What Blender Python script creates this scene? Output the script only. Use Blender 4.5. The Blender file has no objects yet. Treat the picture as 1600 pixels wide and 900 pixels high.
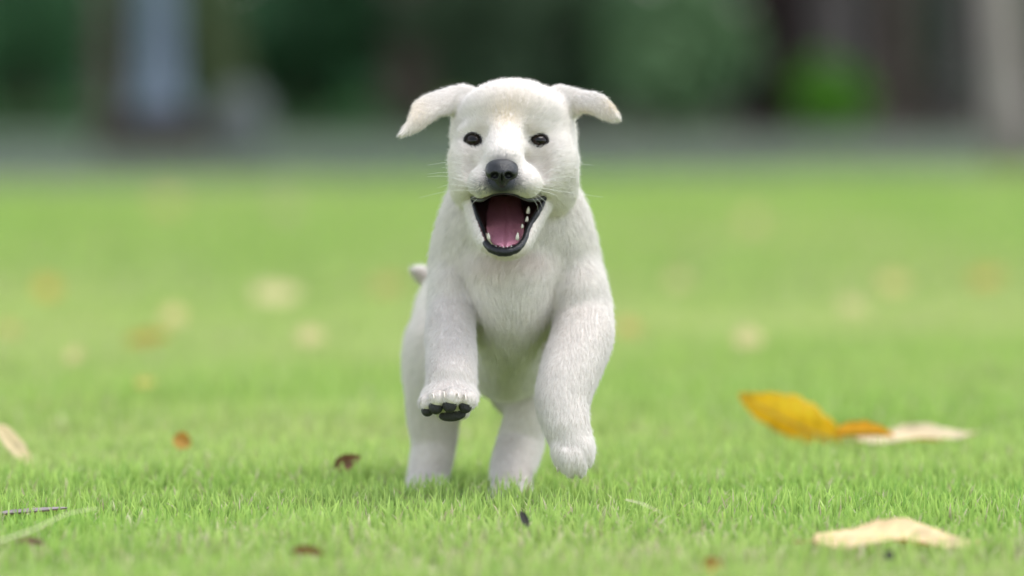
import bpy, bmesh, math, random
import numpy as np
from mathutils import Vector

random.seed(7)
rng = np.random.default_rng(7)
scene = bpy.context.scene
C = scene.collection
R = math.radians

# ------------------------------------------------------------------ camera
FPX = 1600 * 200 / 36.0            # focal length in photograph pixels
CAMH = 0.386
PITCH = math.atan(350 / FPX)       # horizon at row 100 of 900
D0 = 4.87                          # distance of the puppy's eyes
cam_data = bpy.data.cameras.new('camera')
cam = bpy.data.objects.new('camera', cam_data)
C.objects.link(cam)
scene.camera = cam
cam.location = (0, 0, CAMH)
cam.rotation_euler = (math.pi / 2 - PITCH, 0, 0)
cam_data.lens = 200
cam_data.sensor_width = 36
cam_data.clip_start = 0.1
cam_data.clip_end = 2000
cam_data.dof.use_dof = True
cam_data.dof.focus_distance = 4.80
cam_data.dof.aperture_fstop = 3.1

# ------------------------------------------------------------------ light
SUN_EL, SUN_AZ = R(70), R(84)
world = bpy.data.worlds.new('World')
scene.world = world
world.use_nodes = True
wn = world.node_tree.nodes
sky = wn.new('ShaderNodeTexSky')
sky.sky_type = 'NISHITA'
sky.sun_disc = False
sky.sun_elevation = SUN_EL
sky.sun_rotation = SUN_AZ
sky.air_density = 1.0
sky.dust_density = 0.6
sky.ozone_density = 0.6
bg = wn['Background']
bg.inputs['Strength'].default_value = 0.15
overcast = wn.new('ShaderNodeHueSaturation')      # thin even cloud: a greyer sky
overcast.inputs['Saturation'].default_value = 0.4
world.node_tree.links.new(sky.outputs['Color'], overcast.inputs['Color'])
world.node_tree.links.new(overcast.outputs['Color'], bg.inputs['Color'])
sun_data = bpy.data.lights.new('sun', 'SUN')
sun = bpy.data.objects.new('sun', sun_data)
C.objects.link(sun)
sun_data.energy = 1.15
sun_data.angle = R(35)
sun_data.color = (1.0, 0.97, 0.93)
sdir = Vector((math.sin(SUN_AZ) * math.cos(SUN_EL), math.cos(SUN_AZ) * math.cos(SUN_EL), math.sin(SUN_EL)))
sun.rotation_euler = sdir.to_track_quat('Z', 'Y').to_euler()
sun.location = sdir * 50

vs = scene.view_settings
vs.view_transform = 'Standard'
vs.look = 'None'
vs.exposure = 1.42
vs.gamma = 1
vs.use_curve_mapping = False
cy = scene.cycles
cy.max_bounces = 10
cy.diffuse_bounces = 8
cy.glossy_bounces = 2
cy.transmission_bounces = 4
cy.transparent_max_bounces = 4
cy.caustics_reflective = False
cy.caustics_refractive = False

# ------------------------------------------------------------------ helpers
FWD = np.array([0, math.cos(PITCH), -math.sin(PITCH)])
UPV = np.array([0, math.sin(PITCH), math.cos(PITCH)])
RGT = np.array([1.0, 0, 0])
CAMP = np.array([0, 0, CAMH])


def P(px, py, d):
    """world point at ground distance d seen at photograph pixel (px, py)"""
    v = FWD + RGT * ((px - 800) / FPX) + UPV * ((450 - py) / FPX)
    return CAMP + v * (d / v[1])


def ground_pt(px, py, z=0.0):
    v = FWD + RGT * ((px - 800) / FPX) + UPV * ((450 - py) / FPX)
    return CAMP + v * ((z - CAMH) / v[2])


def PX(d):
    return d / FPX * 1.0007


def tag(o, label=None, cat=None, group=None, kind=None):
    if label: o['label'] = label
    if cat: o['category'] = cat
    if group: o['group'] = group
    if kind: o['kind'] = kind
    return o


def empty(name, loc, label, cat, group=None):
    o = bpy.data.objects.new(name, None)
    o.empty_display_size = 0.05
    C.objects.link(o)
    o.location = loc
    return tag(o, label, cat, group)


def link(name, data, parent=None, mat=None):
    """data is in world coordinates; a child is shifted back by its parent's place"""
    o = bpy.data.objects.new(name, data)
    C.objects.link(o)
    if mat is not None:
        data.materials.append(mat)
    if parent is not None:
        o.parent = parent
        off = Vector((0, 0, 0))
        p = parent
        while p is not None:
            off += p.location
            p = p.parent
        o.location = -off
    return o


def np_mesh(name, verts, faces, smooth=True):
    """faces: (n,3) or (n,4) int array"""
    me = bpy.data.meshes.new(name)
    verts = np.asarray(verts, np.float32)
    faces = np.asarray(faces, np.int32)
    n, k = faces.shape
    me.vertices.add(len(verts))
    me.vertices.foreach_set('co', verts.ravel())
    me.loops.add(n * k)
    me.loops.foreach_set('vertex_index', faces.ravel())
    me.polygons.add(n)
    me.polygons.foreach_set('loop_start', np.arange(0, n * k, k, dtype=np.int32))
    me.update(calc_edges=True)
    if smooth:
        me.polygons.foreach_set('use_smooth', np.ones(n, bool))
    return me


def color_attr(me, name, col):
    a = me.attributes.new(name, 'FLOAT_COLOR', 'POINT')
    c = np.ones((len(me.vertices), 4), np.float32)
    c[:, :3] = col
    a.data.foreach_set('color', c.ravel())


def grid_faces(nu, nv, wrap_u=False):
    f = []
    for j in range(nv - 1):
        for i in range(nu if wrap_u else nu - 1):
            i2 = (i + 1) % nu
            f.append((j * nu + i, j * nu + i2, (j + 1) * nu + i2, (j + 1) * nu + i))
    return f


def tube_mesh(name, pts, radii, n=10, squash=1.0):
    pts = [np.array(p, float) for p in pts]
    V = []
    prev = None
    for i, p in enumerate(pts):
        a = pts[max(i - 1, 0)]
        b = pts[min(i + 1, len(pts) - 1)]
        t = b - a
        t /= np.linalg.norm(t) + 1e-12
        if prev is None:
            u = np.cross(t, [0, 1, 0.02])
            if np.linalg.norm(u) < 1e-3:
                u = np.cross(t, [1, 0, 0])
        else:
            u = prev - t * prev.dot(t)
        u /= np.linalg.norm(u)
        prev = u
        w = np.cross(t, u)
        for k in range(n):
            an = 2 * math.pi * k / n
            V.append(p + radii[i] * (u * math.cos(an) + w * math.sin(an) * squash))
    faces = grid_faces(n, len(pts), True)
    V.append(pts[0]); V.append(pts[-1])
    me = bpy.data.meshes.new(name)
    c0, c1 = len(V) - 2, len(V) - 1
    allf = [tuple(f) for f in faces]
    for k in range(n):
        allf.append((c0, (k + 1) % n, k))
        b = (len(pts) - 1) * n
        allf.append((c1, b + k, b + (k + 1) % n))
    me.from_pydata([tuple(v) for v in V], [], allf)
    for p in me.polygons: p.use_smooth = True
    bm = bmesh.new(); bm.from_mesh(me)
    bmesh.ops.recalc_face_normals(bm, faces=bm.faces)
    bm.to_mesh(me); bm.free()
    return me


def spline(pts, n):
    """Catmull-Rom through rows of pts, n samples"""
    p = np.array(pts, float)
    m = len(p)
    out = []
    for s in np.linspace(0, m - 1, n):
        i = min(int(s), m - 2)
        t = s - i
        p0, p1, p2, p3 = p[max(i - 1, 0)], p[i], p[i + 1], p[min(i + 2, m - 1)]
        out.append(0.5 * (2 * p1 + (p2 - p0) * t + (2 * p0 - 5 * p1 + 4 * p2 - p3) * t * t + (3 * p1 - p0 - 3 * p2 + p3) * t ** 3))
    return np.array(out)


def vnoise(p, scale, seed=0):
    """cheap smooth noise (-1..1) from summed sines, p (n,3)"""
    r = np.random.default_rng(seed)
    v = np.zeros(len(p))
    for k in range(7):
        d = r.normal(size=3); d /= np.linalg.norm(d)
        v += np.sin(p @ d * (scale * (0.6 + 1.2 * r.random())) + r.random() * 6.28)
    return v / 3.2


# ------------------------------------------------------------------ materials
def mat_new(name):
    m = bpy.data.materials.new(name)
    m.use_nodes = True
    nt = m.node_tree
    return m, nt, nt.nodes['Principled BSDF'], nt.nodes['Material Output']


def plain(name, col, rough=0.6, spec=0.4, noise=None, col2=None, bump=0.0, coat=0.0, sss=0.0):
    m, nt, b, out = mat_new(name)
    b.inputs['Base Color'].default_value = (*col, 1)
    b.inputs['Roughness'].default_value = rough
    b.inputs['Specular IOR Level'].default_value = spec
    b.inputs['Coat Weight'].default_value = coat
    if sss:
        b.inputs['Subsurface Weight'].default_value = sss
        b.inputs['Subsurface Scale'].default_value = 0.004
    if noise:
        tc = nt.nodes.new('ShaderNodeTexCoord')
        nz = nt.nodes.new('ShaderNodeTexNoise')
        nz.inputs['Scale'].default_value = noise
        nz.inputs['Detail'].default_value = 5
        nt.links.new(tc.outputs['Object'], nz.inputs['Vector'])
        rp = nt.nodes.new('ShaderNodeValToRGB')
        rp.color_ramp.elements[0].position = 0.32
        rp.color_ramp.elements[1].position = 0.68
        rp.color_ramp.elements[0].color = (*col, 1)
        rp.color_ramp.elements[1].color = (*(col2 or col), 1)
        nt.links.new(nz.outputs['Fac'], rp.inputs['Fac'])
        nt.links.new(rp.outputs['Color'], b.inputs['Base Color'])
        if bump:
            bp = nt.nodes.new('ShaderNodeBump')
            bp.inputs['Strength'].default_value = bump
            bp.inputs['Distance'].default_value = 0.02
            nt.links.new(nz.outputs['Fac'], bp.inputs['Height'])
            nt.links.new(bp.outputs['Normal'], b.inputs['Normal'])
    return m


def leafy(name, attr='tint', trans=0.4, rough=0.5, spec=0.3):
    """thin green matter: colour from a point attribute, part of the light passes through"""
    m, nt, b, out = mat_new(name)
    a = nt.nodes.new('ShaderNodeAttribute'); a.attribute_name = attr
    nt.links.new(a.outputs['Color'], b.inputs['Base Color'])
    b.inputs['Roughness'].default_value = rough
    b.inputs['Specular IOR Level'].default_value = spec
    t = nt.nodes.new('ShaderNodeBsdfTranslucent')
    nt.links.new(a.outputs['Color'], t.inputs['Color'])
    mx = nt.nodes.new('ShaderNodeMixShader')
    mx.inputs['Fac'].default_value = trans
    nt.links.new(b.outputs['BSDF'], mx.inputs[1])
    nt.links.new(t.outputs['BSDF'], mx.inputs[2])
    nt.links.new(mx.outputs['Shader'], out.inputs['Surface'])
    return m


M_grass = leafy('grass_blade', trans=0.45, rough=0.45, spec=0.35)
M_foliage = leafy('foliage', trans=0.25, rough=0.55, spec=0.25)
M_leaf = leafy('dry_leaf', trans=0.4, rough=0.6, spec=0.25)

# ------------------------------------------------------------------ ground
# lawn sheet with green noise and thatch; reaches the horizon
m, nt, b, out = mat_new('lawn_soil')
tc = nt.nodes.new('ShaderNodeTexCoord')
n1 = nt.nodes.new('ShaderNodeTexNoise'); n1.inputs['Scale'].default_value = 1.1; n1.inputs['Detail'].default_value = 3
n2 = nt.nodes.new('ShaderNodeTexNoise'); n2.inputs['Scale'].default_value = 120; n2.inputs['Detail'].default_value = 4
nt.links.new(tc.outputs['Object'], n1.inputs['Vector']); nt.links.new(tc.outputs['Object'], n2.inputs['Vector'])
r1 = nt.nodes.new('ShaderNodeValToRGB'); r1.color_ramp.elements[0].position = .35; r1.color_ramp.elements[1].position = .68
r1.color_ramp.elements[0].color = (.13, .225, .04, 1); r1.color_ramp.elements[1].color = (.225, .245, .09, 1)
r2 = nt.nodes.new('ShaderNodeValToRGB'); r2.color_ramp.elements[0].position = .3; r2.color_ramp.elements[1].position = .7
r2.color_ramp.elements[0].color = (.6, .6, .5, 1); r2.color_ramp.elements[1].color = (1.15, 1.1, 1.1, 1)
mm = nt.nodes.new('ShaderNodeMix'); mm.data_type = 'RGBA'; mm.blend_type = 'MULTIPLY'; mm.inputs[0].default_value = 1
nt.links.new(n1.outputs['Fac'], r1.inputs['Fac']); nt.links.new(n2.outputs['Fac'], r2.inputs['Fac'])
nt.links.new(r1.outputs['Color'], mm.inputs[6]); nt.links.new(r2.outputs['Color'], mm.inputs[7])
nt.links.new(mm.outputs[2], b.inputs['Base Color'])
b.inputs['Roughness'].default_value = 0.9; b.inputs['Specular IOR Level'].default_value = 0.1
M_lawn = m
g = np_mesh('ground', [(-400, -50, 0), (400, -50, 0), (400, 900, 0), (-400, 900, 0)], [(0, 1, 2, 3)], False)
tag(link('ground', g, None, M_lawn), 'flat green lawn spreading to the trees', None, None, 'structure')

# grey paved path crossing behind the lawn, and brown earth under the trees
M_path = plain('asphalt', (.060, .080, .050), .85, .2, 3.0, (.082, .106, .070), .3)
pv = [(-80, 14, .004), (-1.9, 17.4, .004), (0, 18.6, .004), (1.9, 20.0, .004), (80, 23, .004), (80, 31, .004), (1.9, 29.5, .004), (0, 29.3, .004), (-1.9, 29.8, .004), (-80, 30, .004)]
path = np_mesh('path', pv, [(0, 1, 8, 9), (1, 2, 7, 8), (2, 3, 6, 7), (3, 4, 5, 6)], False)
tag(link('path', path, None, M_path), 'grey paved path crossing behind the lawn', None, None, 'structure')
M_earth = plain('earth', (.04, .032, .024), .95, .1, 2.0, (.06, .05, .038), .5)
ev = [(-0.3, 29.45, .008), (1.9, 29.3, .008), (60, 29, .008), (60, 120, .008), (1.2, 120, .008), (-.3, 40, .008)]
earth = np_mesh('earth_bed', ev[:2] + ev[4:] + ev[2:4], [(0, 1, 2, 3), (1, 4, 5, 2)], False)
tag(link('earth_bed', earth, None, M_earth), 'bare brown earth under the trees', None, None, 'structure')

M_verge = plain('shaded_verge', (.010, .045, .004), .9, .1, 6.0, (.02, .065, .007), .5)  # verge grass, with the shade under the trees painted into its green
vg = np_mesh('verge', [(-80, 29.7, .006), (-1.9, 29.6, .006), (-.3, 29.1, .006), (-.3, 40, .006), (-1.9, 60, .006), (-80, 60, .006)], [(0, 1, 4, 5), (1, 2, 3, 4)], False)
tag(link('verge', vg, None, M_verge), 'strip of grass verge beyond the path, its shade put into the dark green', None, None, 'structure')


# ------------------------------------------------------------------ grass
def lawn_tint(p):
    a = vnoise(p, 3.0, 3) * .3 + vnoise(p, 9.0, 4) * .35
    return np.clip(.42 + .5 * a + .45 * np.exp(-((p[:, 1] - 8.6) / 2.2) ** 2), 0, 1)


def blades(n, x0, x1, y0, y1, h, w, nseg, fan=True, keep=None):
    """n blades spread over a wedge that follows the field of view"""
    u = rng.random(n); v = rng.random(n)
    y = np.sqrt(y0 ** 2 + (y1 ** 2 - y0 ** 2) * v)
    x = (x0 + (x1 - x0) * u) * (y / y1 if fan else 1)
    pos = np.stack([x, y, np.zeros(n)], 1)
    if keep is not None:
        pos = pos[keep(pos)]
        n = len(pos)
    patch = lawn_tint(pos)
    hh = h * (0.45 + 0.95 * rng.random(n) ** 1.4) * (0.85 + .3 * vnoise(pos, 22, 9).clip(-1, 1) * .5)
    ww = w * (0.6 + 0.8 * rng.random(n))
    yaw = rng.random(n) * 6.283
    lean = np.abs(rng.normal(0, .38, n)).clip(0, 1.25)
    straw = rng.random(n) < (0.06 + .12 * patch + .20 * np.clip((4.8 - pos[:, 1]) / .5, 0, 1) * (vnoise(pos, 6, 77) > 0))
    lean = np.where(straw, np.minimum(lean + .6 * rng.random(n), 1.35), lean)
    hh = np.where(straw, hh * .9, hh)
    la = rng.random(n) * 6.283
    ld = np.stack([np.cos(la), np.sin(la)], 1)
    wd = np.stack([np.cos(yaw), np.sin(yaw), np.zeros(n)], 1)
    V = np.zeros((n, nseg * 2 + 1, 3), np.float32)
    for k in range(nseg + 1):
        t = k / nseg
        bend = lean * (0.35 + .9 * t)
        # integrate roughly along the bending blade
        up = hh * t * np.cos(bend * .8)
        out_ = hh * t * np.sin(bend * .8)
        c = pos + np.concatenate([ld * out_[:, None], up[:, None]], 1)
        if k < nseg:
            wk = ww * (1 - .55 * t) * (0.75 if k == 0 else 1)
            V[:, 2 * k] = c - wd * wk[:, None] * .5
            V[:, 2 * k + 1] = c + wd * wk[:, None] * .5
        else:
            V[:, 2 * k] = c
    F = []
    for k in range(nseg - 1):
        F += [(2 * k, 2 * k + 1, 2 * k + 3), (2 * k, 2 * k + 3, 2 * k + 2)]
    F.append((2 * nseg - 2, 2 * nseg - 1, 2 * nseg))
    F = np.array(F)
    m_ = nseg * 2 + 1
    faces = (np.arange(n)[:, None, None] * m_ + F[None]).reshape(-1, 3)
    r = rng.random((n, 1))
    gA = np.array([.14, .37, .03]); gB = np.array([.52, .76, .15]); gC = np.array([.74, .74, .31])
    col = gA + (gB - gA) * r
    col = col + (gC - col) * (.55 * patch[:, None])
    sA = np.array([.80, .72, .48]); sB = np.array([.50, .42, .24])
    col = np.where(straw[:, None], sA + (sB - sA) * r, col)
    # roots darker than the tips: shade between the blades put into the colour
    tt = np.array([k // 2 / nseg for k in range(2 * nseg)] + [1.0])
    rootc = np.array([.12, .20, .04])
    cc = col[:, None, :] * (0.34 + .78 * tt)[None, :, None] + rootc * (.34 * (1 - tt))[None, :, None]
    return V.reshape(-1, 3), faces, cc.reshape(-1, 3)


def join(parts):
    V, Fc, Cc, o = [], [], [], 0
    for v, f, c in parts:
        V.append(v); Fc.append(f + o); Cc.append(c); o += len(v)
    return np.concatenate(V), np.concatenate(Fc), np.concatenate(Cc)


def outside(hw):           # keeps only blades beyond the wedge |x| > hw*y
    return lambda p: np.abs(p[:, 0]) > hw * p[:, 1]


HW = 0.104                 # half-width of the view per metre, with a margin
gparts = [
    blades(58000, -HW * 5.7, HW * 5.7, 3.95, 5.7, .024, .0024, 3),
    blades(22000, -HW * 5.7, HW * 5.7, 3.95, 5.7, .014, .0022, 2),
    blades(70000, -HW * 9, HW * 9, 5.7, 9.0, .028, .0030, 2),
    blades(60000, -HW * 20.5, HW * 20.5, 9.0, 20.0, .030, .0062, 2, True, lambda p: p[:, 1] < 18.5 + .68 * p[:, 0] - .05),
    blades(9000, -HW * 24, HW * 24, 17.0, 24.0, .035, .012, 2, True, lambda p: rng.random(len(p)) < np.exp(-np.maximum(p[:, 1] - 18.3 - .68 * p[:, 0], 0) / .8)),   # thinning out over the edge of the path
    blades(130000, -1.7, 1.7, 3.4, 7.0, .026, .0036, 2, False, outside(HW)),
    blades(80000, -3.4, 3.4, 7.0, 18.2, .030, .0075, 2, False, outside(HW)),
]
gv, gf, gc = join(gparts)
gm = np_mesh('grass', gv, gf, True)
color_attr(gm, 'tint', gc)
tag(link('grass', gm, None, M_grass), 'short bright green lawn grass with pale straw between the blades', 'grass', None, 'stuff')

# ================================================================== PUPPY
# One implicit surface, meshed once, gives a continuous body.
H = 0.0016
X0, X1 = -0.125, 0.118
Y0, Y1 = D0 - 0.085, D0 + 0.43
Z0, Z1 = -0.004, 0.384
nx, ny, nz = int((X1 - X0) / H), int((Y1 - Y0) / H), int((Z1 - Z0) / H)
FLD = np.full((nx, ny, nz), 0.03, np.float32)
gx = (X0 + H * np.arange(nx)).astype(np.float32)
gy = (Y0 + H * np.arange(ny)).astype(np.float32)
gz = (Z0 + H * np.arange(nz)).astype(np.float32)
PRIMS = []                 # (sdf function, flow, hair length in mm)


def block(lo, hi, pad):
    i0 = np.clip(np.floor((np.array(lo) - pad - [X0, Y0, Z0]) / H).astype(int), 0, [nx, ny, nz])
    i1 = np.clip(np.ceil((np.array(hi) + pad - [X0, Y0, Z0]) / H).astype(int) + 1, 0, [nx, ny, nz])
    return i0, i1


def smin(a, b, k):
    h = np.maximum(k - np.abs(a - b), 0) / k
    return np.minimum(a, b) - h * h * k * .25


def add_prim(fn, lo, hi, k, flow, hl):
    i0, i1 = block(lo, hi, k + .012)
    s = tuple(slice(a, b) for a, b in zip(i0, i1))
    d = fn(gx[s[0]][:, None, None], gy[s[1]][None, :, None], gz[s[2]][None, None, :])
    FLD[s] = smin(FLD[s], d.astype(np.float32), k)
    PRIMS.append((fn, flow, hl))


def rotm(roll=0, pitch=0, yaw=0):
    a, b_, c = R(roll), R(pitch), R(yaw)
    Ry = np.array([[math.cos(a), 0, math.sin(a)], [0, 1, 0], [-math.sin(a), 0, math.cos(a)]])
    Rx = np.array([[1, 0, 0], [0, math.cos(b_), -math.sin(b_)], [0, math.sin(b_), math.cos(b_)]])
    Rz = np.array([[math.cos(c), -math.sin(c), 0], [math.sin(c), math.cos(c), 0], [0, 0, 1]])
    return Rz @ Rx @ Ry


def ell_fn(c, r, M):
    def fn(x, y, z):
        dx, dy, dz = x - c[0], y - c[1], z - c[2]
        a = (M[0, 0] * dx + M[1, 0] * dy + M[2, 0] * dz)
        b_ = (M[0, 1] * dx + M[1, 1] * dy + M[2, 1] * dz)
        e = (M[0, 2] * dx + M[1, 2] * dy + M[2, 2] * dz)
        k0 = np.sqrt((a / r[0]) ** 2 + (b_ / r[1]) ** 2 + (e / r[2]) ** 2) + 1e-6
        k1 = np.sqrt((a / r[0] ** 2) ** 2 + (b_ / r[1] ** 2) ** 2 + (e / r[2] ** 2) ** 2) + 1e-6
        return k0 * (k0 - 1) / k1
    return fn


def E(px, py, dmm, rx, ry, rz, k=12, flow='down', hl=11, roll=0, pitch=0, yaw=0):
    """ellipsoid: centre pixel, depth in mm behind the eyes, radii in pixels (across, up, deep)"""
    d = D0 + dmm / 1000
    c = P(px, py, d); s = PX(d)
    r = np.array([rx, rz, ry]) * s
    M = rotm(roll, pitch, yaw)
    m_ = max(r)
    ext = r if (roll, pitch, yaw) == (0, 0, 0) else np.array([m_, m_, m_])
    add_prim(ell_fn(c, r, M), c - ext, c + ext, k * s, flow, hl)


def cone_fn(a, b_, ra, rb, sq):
    ab = b_ - a
    l2 = float(ab @ ab)
    def fn(x, y, z):
        dx, dy, dz = x - a[0], y - a[1], z - a[2]
        t = np.clip((dx * ab[0] + dy * ab[1] + dz * ab[2]) / l2, 0, 1)
        qx, qy, qz = dx - t * ab[0], (dy - t * ab[1]) / sq, dz - t * ab[2]
        return (np.sqrt(qx * qx + qy * qy + qz * qz) - (ra + (rb - ra) * t)) * min(1, sq)
    return fn


def CH(pts, k=12, flow='along', hl=11, sq=1.0, n=0):
    """smooth chain of round cones through (px, py, depth mm, radius px), one limb"""
    w = []
    for (px, py, dm, r) in spline(pts, n or 5 * len(pts)):
        d = D0 + dm / 1000
        w.append((P(px, py, d), r * PX(d)))
    segs = []
    lo, hi = np.full(3, 1e9), np.full(3, -1e9)
    for (a, ra), (b_, rb) in zip(w[:-1], w[1:]):
        m_ = max(ra, rb)
        lo = np.minimum(lo, np.minimum(a, b_) - m_); hi = np.maximum(hi, np.maximum(a, b_) + m_)
        fl = (b_ - a) / np.linalg.norm(b_ - a) if isinstance(flow, str) and flow == 'along' else flow
        segs.append((cone_fn(a, b_, ra, rb, sq), fl))
    def fn(x, y, z):
        d = segs[0][0](x, y, z)
        for f, _ in segs[1:]:
            d = np.minimum(d, f(x, y, z))
        return d
    add_prim(fn, lo, hi, k * PX(D0), None, hl)
    PRIMS.pop()
    PRIMS.extend((f, fl, hl) for f, fl in segs)


DN = np.array([0, .35, -1.0])
BK = np.array([0, 1.0, -.5])
# trunk
E(804, 348, 84, 112, 100, 92, 22, DN, 8)              # neck
E(805, 425, 108, 126, 100, 106, 24, DN, 10)           # chest
E(722, 396, 92, 40, 60, 58, 30, DN, 8)                # slope from neck to shoulder
E(884, 394, 92, 42, 60, 58, 30, DN, 8)
CH([(797, 425, 58, 70), (796, 468, 62, 62), (793, 530, 92, 45), (790, 578, 140, 36)], 22, DN, 11)   # breast and keel
E(708, 470, 78, 35, 62, 60, 20, DN, 8, roll=-6)       # shoulders
E(904, 474, 78, 43, 72, 64, 20, DN, 8, roll=6)
E(795, 500, 185, 104, 112, 150, 22, DN, 10)           # ribs
E(790, 552, 175, 52, 62, 100, 22, DN, 11)             # belly
E(764, 500, 280, 104, 104, 120, 24, BK, 10)           # loins
E(742, 505, 320, 92, 98, 90, 24, BK, 10)              # rump
# hind legs
E(690, 562, 262, 56, 90, 84, 20, DN, 9)
CH([(686, 600, 254, 50), (678, 645, 262, 40), (678, 690, 266, 33), (671, 735, 254, 30)], 14, 'along', 6)
E(668, 757, 240, 32, 20, 48, 16, 'down', 5)
E(812, 570, 258, 52, 80, 80, 20, DN, 9)
CH([(822, 610, 240, 36), (821, 650, 230, 31), (813, 692, 228, 34), (801, 734, 200, 32), (799, 764, 168, 29)], 12, 'along', 6)
E(799, 772, 152, 32, 19, 44, 14, 'down', 5)
for (px, py, dm) in ((648, 763, 216), (661, 766, 207), (676, 766, 207), (690, 763, 216)):
    E(px, py, dm, 11, 12, 20, 5, 'down', 4)
for (px, py, dm) in ((777, 779, 130), (791, 782, 121), (808, 782, 121), (823, 779, 130)):
    E(px, py, dm, 11, 12, 20, 5, 'down', 4)
CH([(715, 470, 345, 16), (684, 446, 348, 13), (664, 431, 338, 9), (652, 424, 330, 4)], 10, 'along', 11)   # tail
# front legs
CH([(708, 476, 64, 36), (703, 520, 34, 36), (705, 560, 6, 37), (705, 598, -22, 37)], 8, 'along', 6)
E(703, 620, -36, 43, 27, 38, 12, 'down', 5)
for (px, py, dm, r) in ((668, 630, -46, 13), (683, 623, -56, 14.5), (705, 621, -59, 15), (730, 624, -53, 15)):
    E(px, py, dm, r, 15, 20, 5, np.array([0, -.8, -.3]), 4)
E(706, 644, -36, 27, 11, 26, 7, 'down', 4)
CH([(912, 482, 72, 41), (910, 526, 46, 46), (890, 582, 14, 44), (879, 628, -4, 40), (885, 667, -18, 34)], 10, 'along', 6)
E(896, 699, -24, 31, 31, 32, 15, np.array([.15, -.1, -1]), 6)
for (px, py, dm, r, h_) in ((876, 711, -32, 11, 24), (888, 720, -39, 11.5, 23), (903, 719, -39, 11.5, 23), (914, 705, -33, 10.5, 22)):
    E(px, py, dm, r, h_, 15, 6, np.array([.1, -.1, -1]), 6, roll=-14)
# head
HD = 'head'
E(802, 214, 50, 95, 86, 98, 14, HD, 7)                # skull
E(799, 172, 26, 74, 44, 54, 18, HD, 5)                # forehead
E(737, 170, 52, 30, 24, 34, 13, HD, 5)                # where the ears grow
E(869, 170, 52, 30, 24, 34, 13, HD, 5)
E(746, 254, 22, 43, 48, 52, 16, HD, 6)                # cheeks
E(858, 256, 28, 44, 52, 55, 16, HD, 6)
E(742, 292, 34, 36, 36, 46, 16, HD, 7)
E(862, 294, 38, 38, 38, 48, 16, HD, 7)
CH([(790, 205, 10, 36), (786, 248, -26, 27)], 16, HD, 3)     # bridge
E(787, 279, -14, 52, 32, 48, 16, HD, 3.5)             # muzzle
E(757, 289, -22, 24, 22, 40, 11, HD, 3, roll=10)       # lip lobes
E(815, 288, -19, 31, 23, 42, 12, HD, 3, roll=-5)
E(785, 288, -38, 20, 14, 26, 9, HD, 2.5)              # under the nose
E(846, 282, 14, 28, 28, 36, 16, HD, 4)                 # pads run into the cheeks
E(730, 284, 12, 20, 26, 34, 16, HD, 4)
CH([(723, 206, 17, 5.5), (738, 198, 12, 6.5), (755, 193, 8, 6)], 14, HD, 3.5)     # brow ridges
CH([(827, 193, 9, 6), (844, 198, 13, 6.5), (859, 206, 18, 5.5)], 14, HD, 3.5)
# jaw
CH([(738, 316, 16, 13), (749, 348, 0, 14), (762, 376, -16, 15), (788, 389, -24, 15), (812, 381, -16, 15), (830, 350, 0, 14), (850, 316, 18, 13)], 8, DN, 4.5)
E(790, 345, 40, 56, 58, 46, 16, DN, 7)                # throat
# ears: thin flaps that lift sideways and fold down
def poly_sdf(x, z, poly):
    d = None; sgn = None
    n = len(poly)
    for i in range(n):
        ax, az = poly[i]; bx, bz = poly[i - 1]
        ex, ez = bx - ax, bz - az
        wx, wz = x - ax, z - az
        t = np.clip((wx * ex + wz * ez) / (ex * ex + ez * ez), 0, 1)
        dd = (wx - ex * t) ** 2 + (wz - ez * t) ** 2
        c1 = (z >= az); c2 = (z < bz); c3 = (ex * wz > ez * wx)
        flip = (c1 & c2 & c3) | (~c1 & ~c2 & ~c3)
        if d is None:
            d = dd; sgn = np.where(flip, -1.0, 1.0)
        else:
            d = np.minimum(d, dd); sgn = sgn * np.where(flip, -1.0, 1.0)
    return sgn * np.sqrt(d)


def ear(poly, ridge, d_base, d_tip, flow):
    """thin flap cut to the outline poly, bent over a ridge line from base to tip"""
    q = [P(a_, b_, D0 + .04)[[0, 2]] for a_, b_ in poly]
    (rx0, rz0), (rx1, rz1) = [P(a_, b_, D0 + .04)[[0, 2]] for a_, b_ in ridge]
    r = .0018
    def fn(x, y, z):
        t = np.clip((x - rx0) / (rx1 - rx0), -.2, 1.1)
        off = z - (rz0 + (rz1 - rz0) * t)
        yc = D0 + (d_base + (d_tip - d_base) * np.maximum(t, 0) ** 1.4) / 1000 + 24 * off ** 2 + np.where(off > 0, 22 * off ** 2, 0)
        a_ = poly_sdf(x, z, q) + r + .001
        b_ = (np.abs(y - yc) - .0012) * .75
        return np.minimum(np.maximum(a_, b_), 0) + np.sqrt(np.maximum(a_, 0) ** 2 + np.maximum(b_, 0) ** 2) - r
    qa = np.array(q)
    lo = np.array([qa[:, 0].min(), D0 - .01, qa[:, 1].min()]); hi = np.array([qa[:, 0].max(), D0 + .09, qa[:, 1].max()])
    add_prim(fn, lo, hi, 9 * PX(D0), flow, 4.5)


ear([(744, 138), (727, 131), (706, 134), (683, 141), (661, 150), (648, 159), (643, 171), (636, 189), (625, 206), (621, 213), (630, 213), (645, 208), (660, 201), (675, 190), (688, 182), (704, 179), (730, 176)],
    ((735, 152), (630, 200)), 46, 8, np.array([-.75, .1, -.65]))
ear([(856, 139), (872, 132), (889, 135), (907, 140), (930, 143), (943, 149), (955, 161), (964, 174), (970, 184), (965, 189), (955, 190), (941, 186), (925, 178), (912, 176), (900, 182), (884, 180), (865, 176)],
    ((866, 152), (962, 180)), 46, 12, np.array([.8, .1, -.6]))


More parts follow.
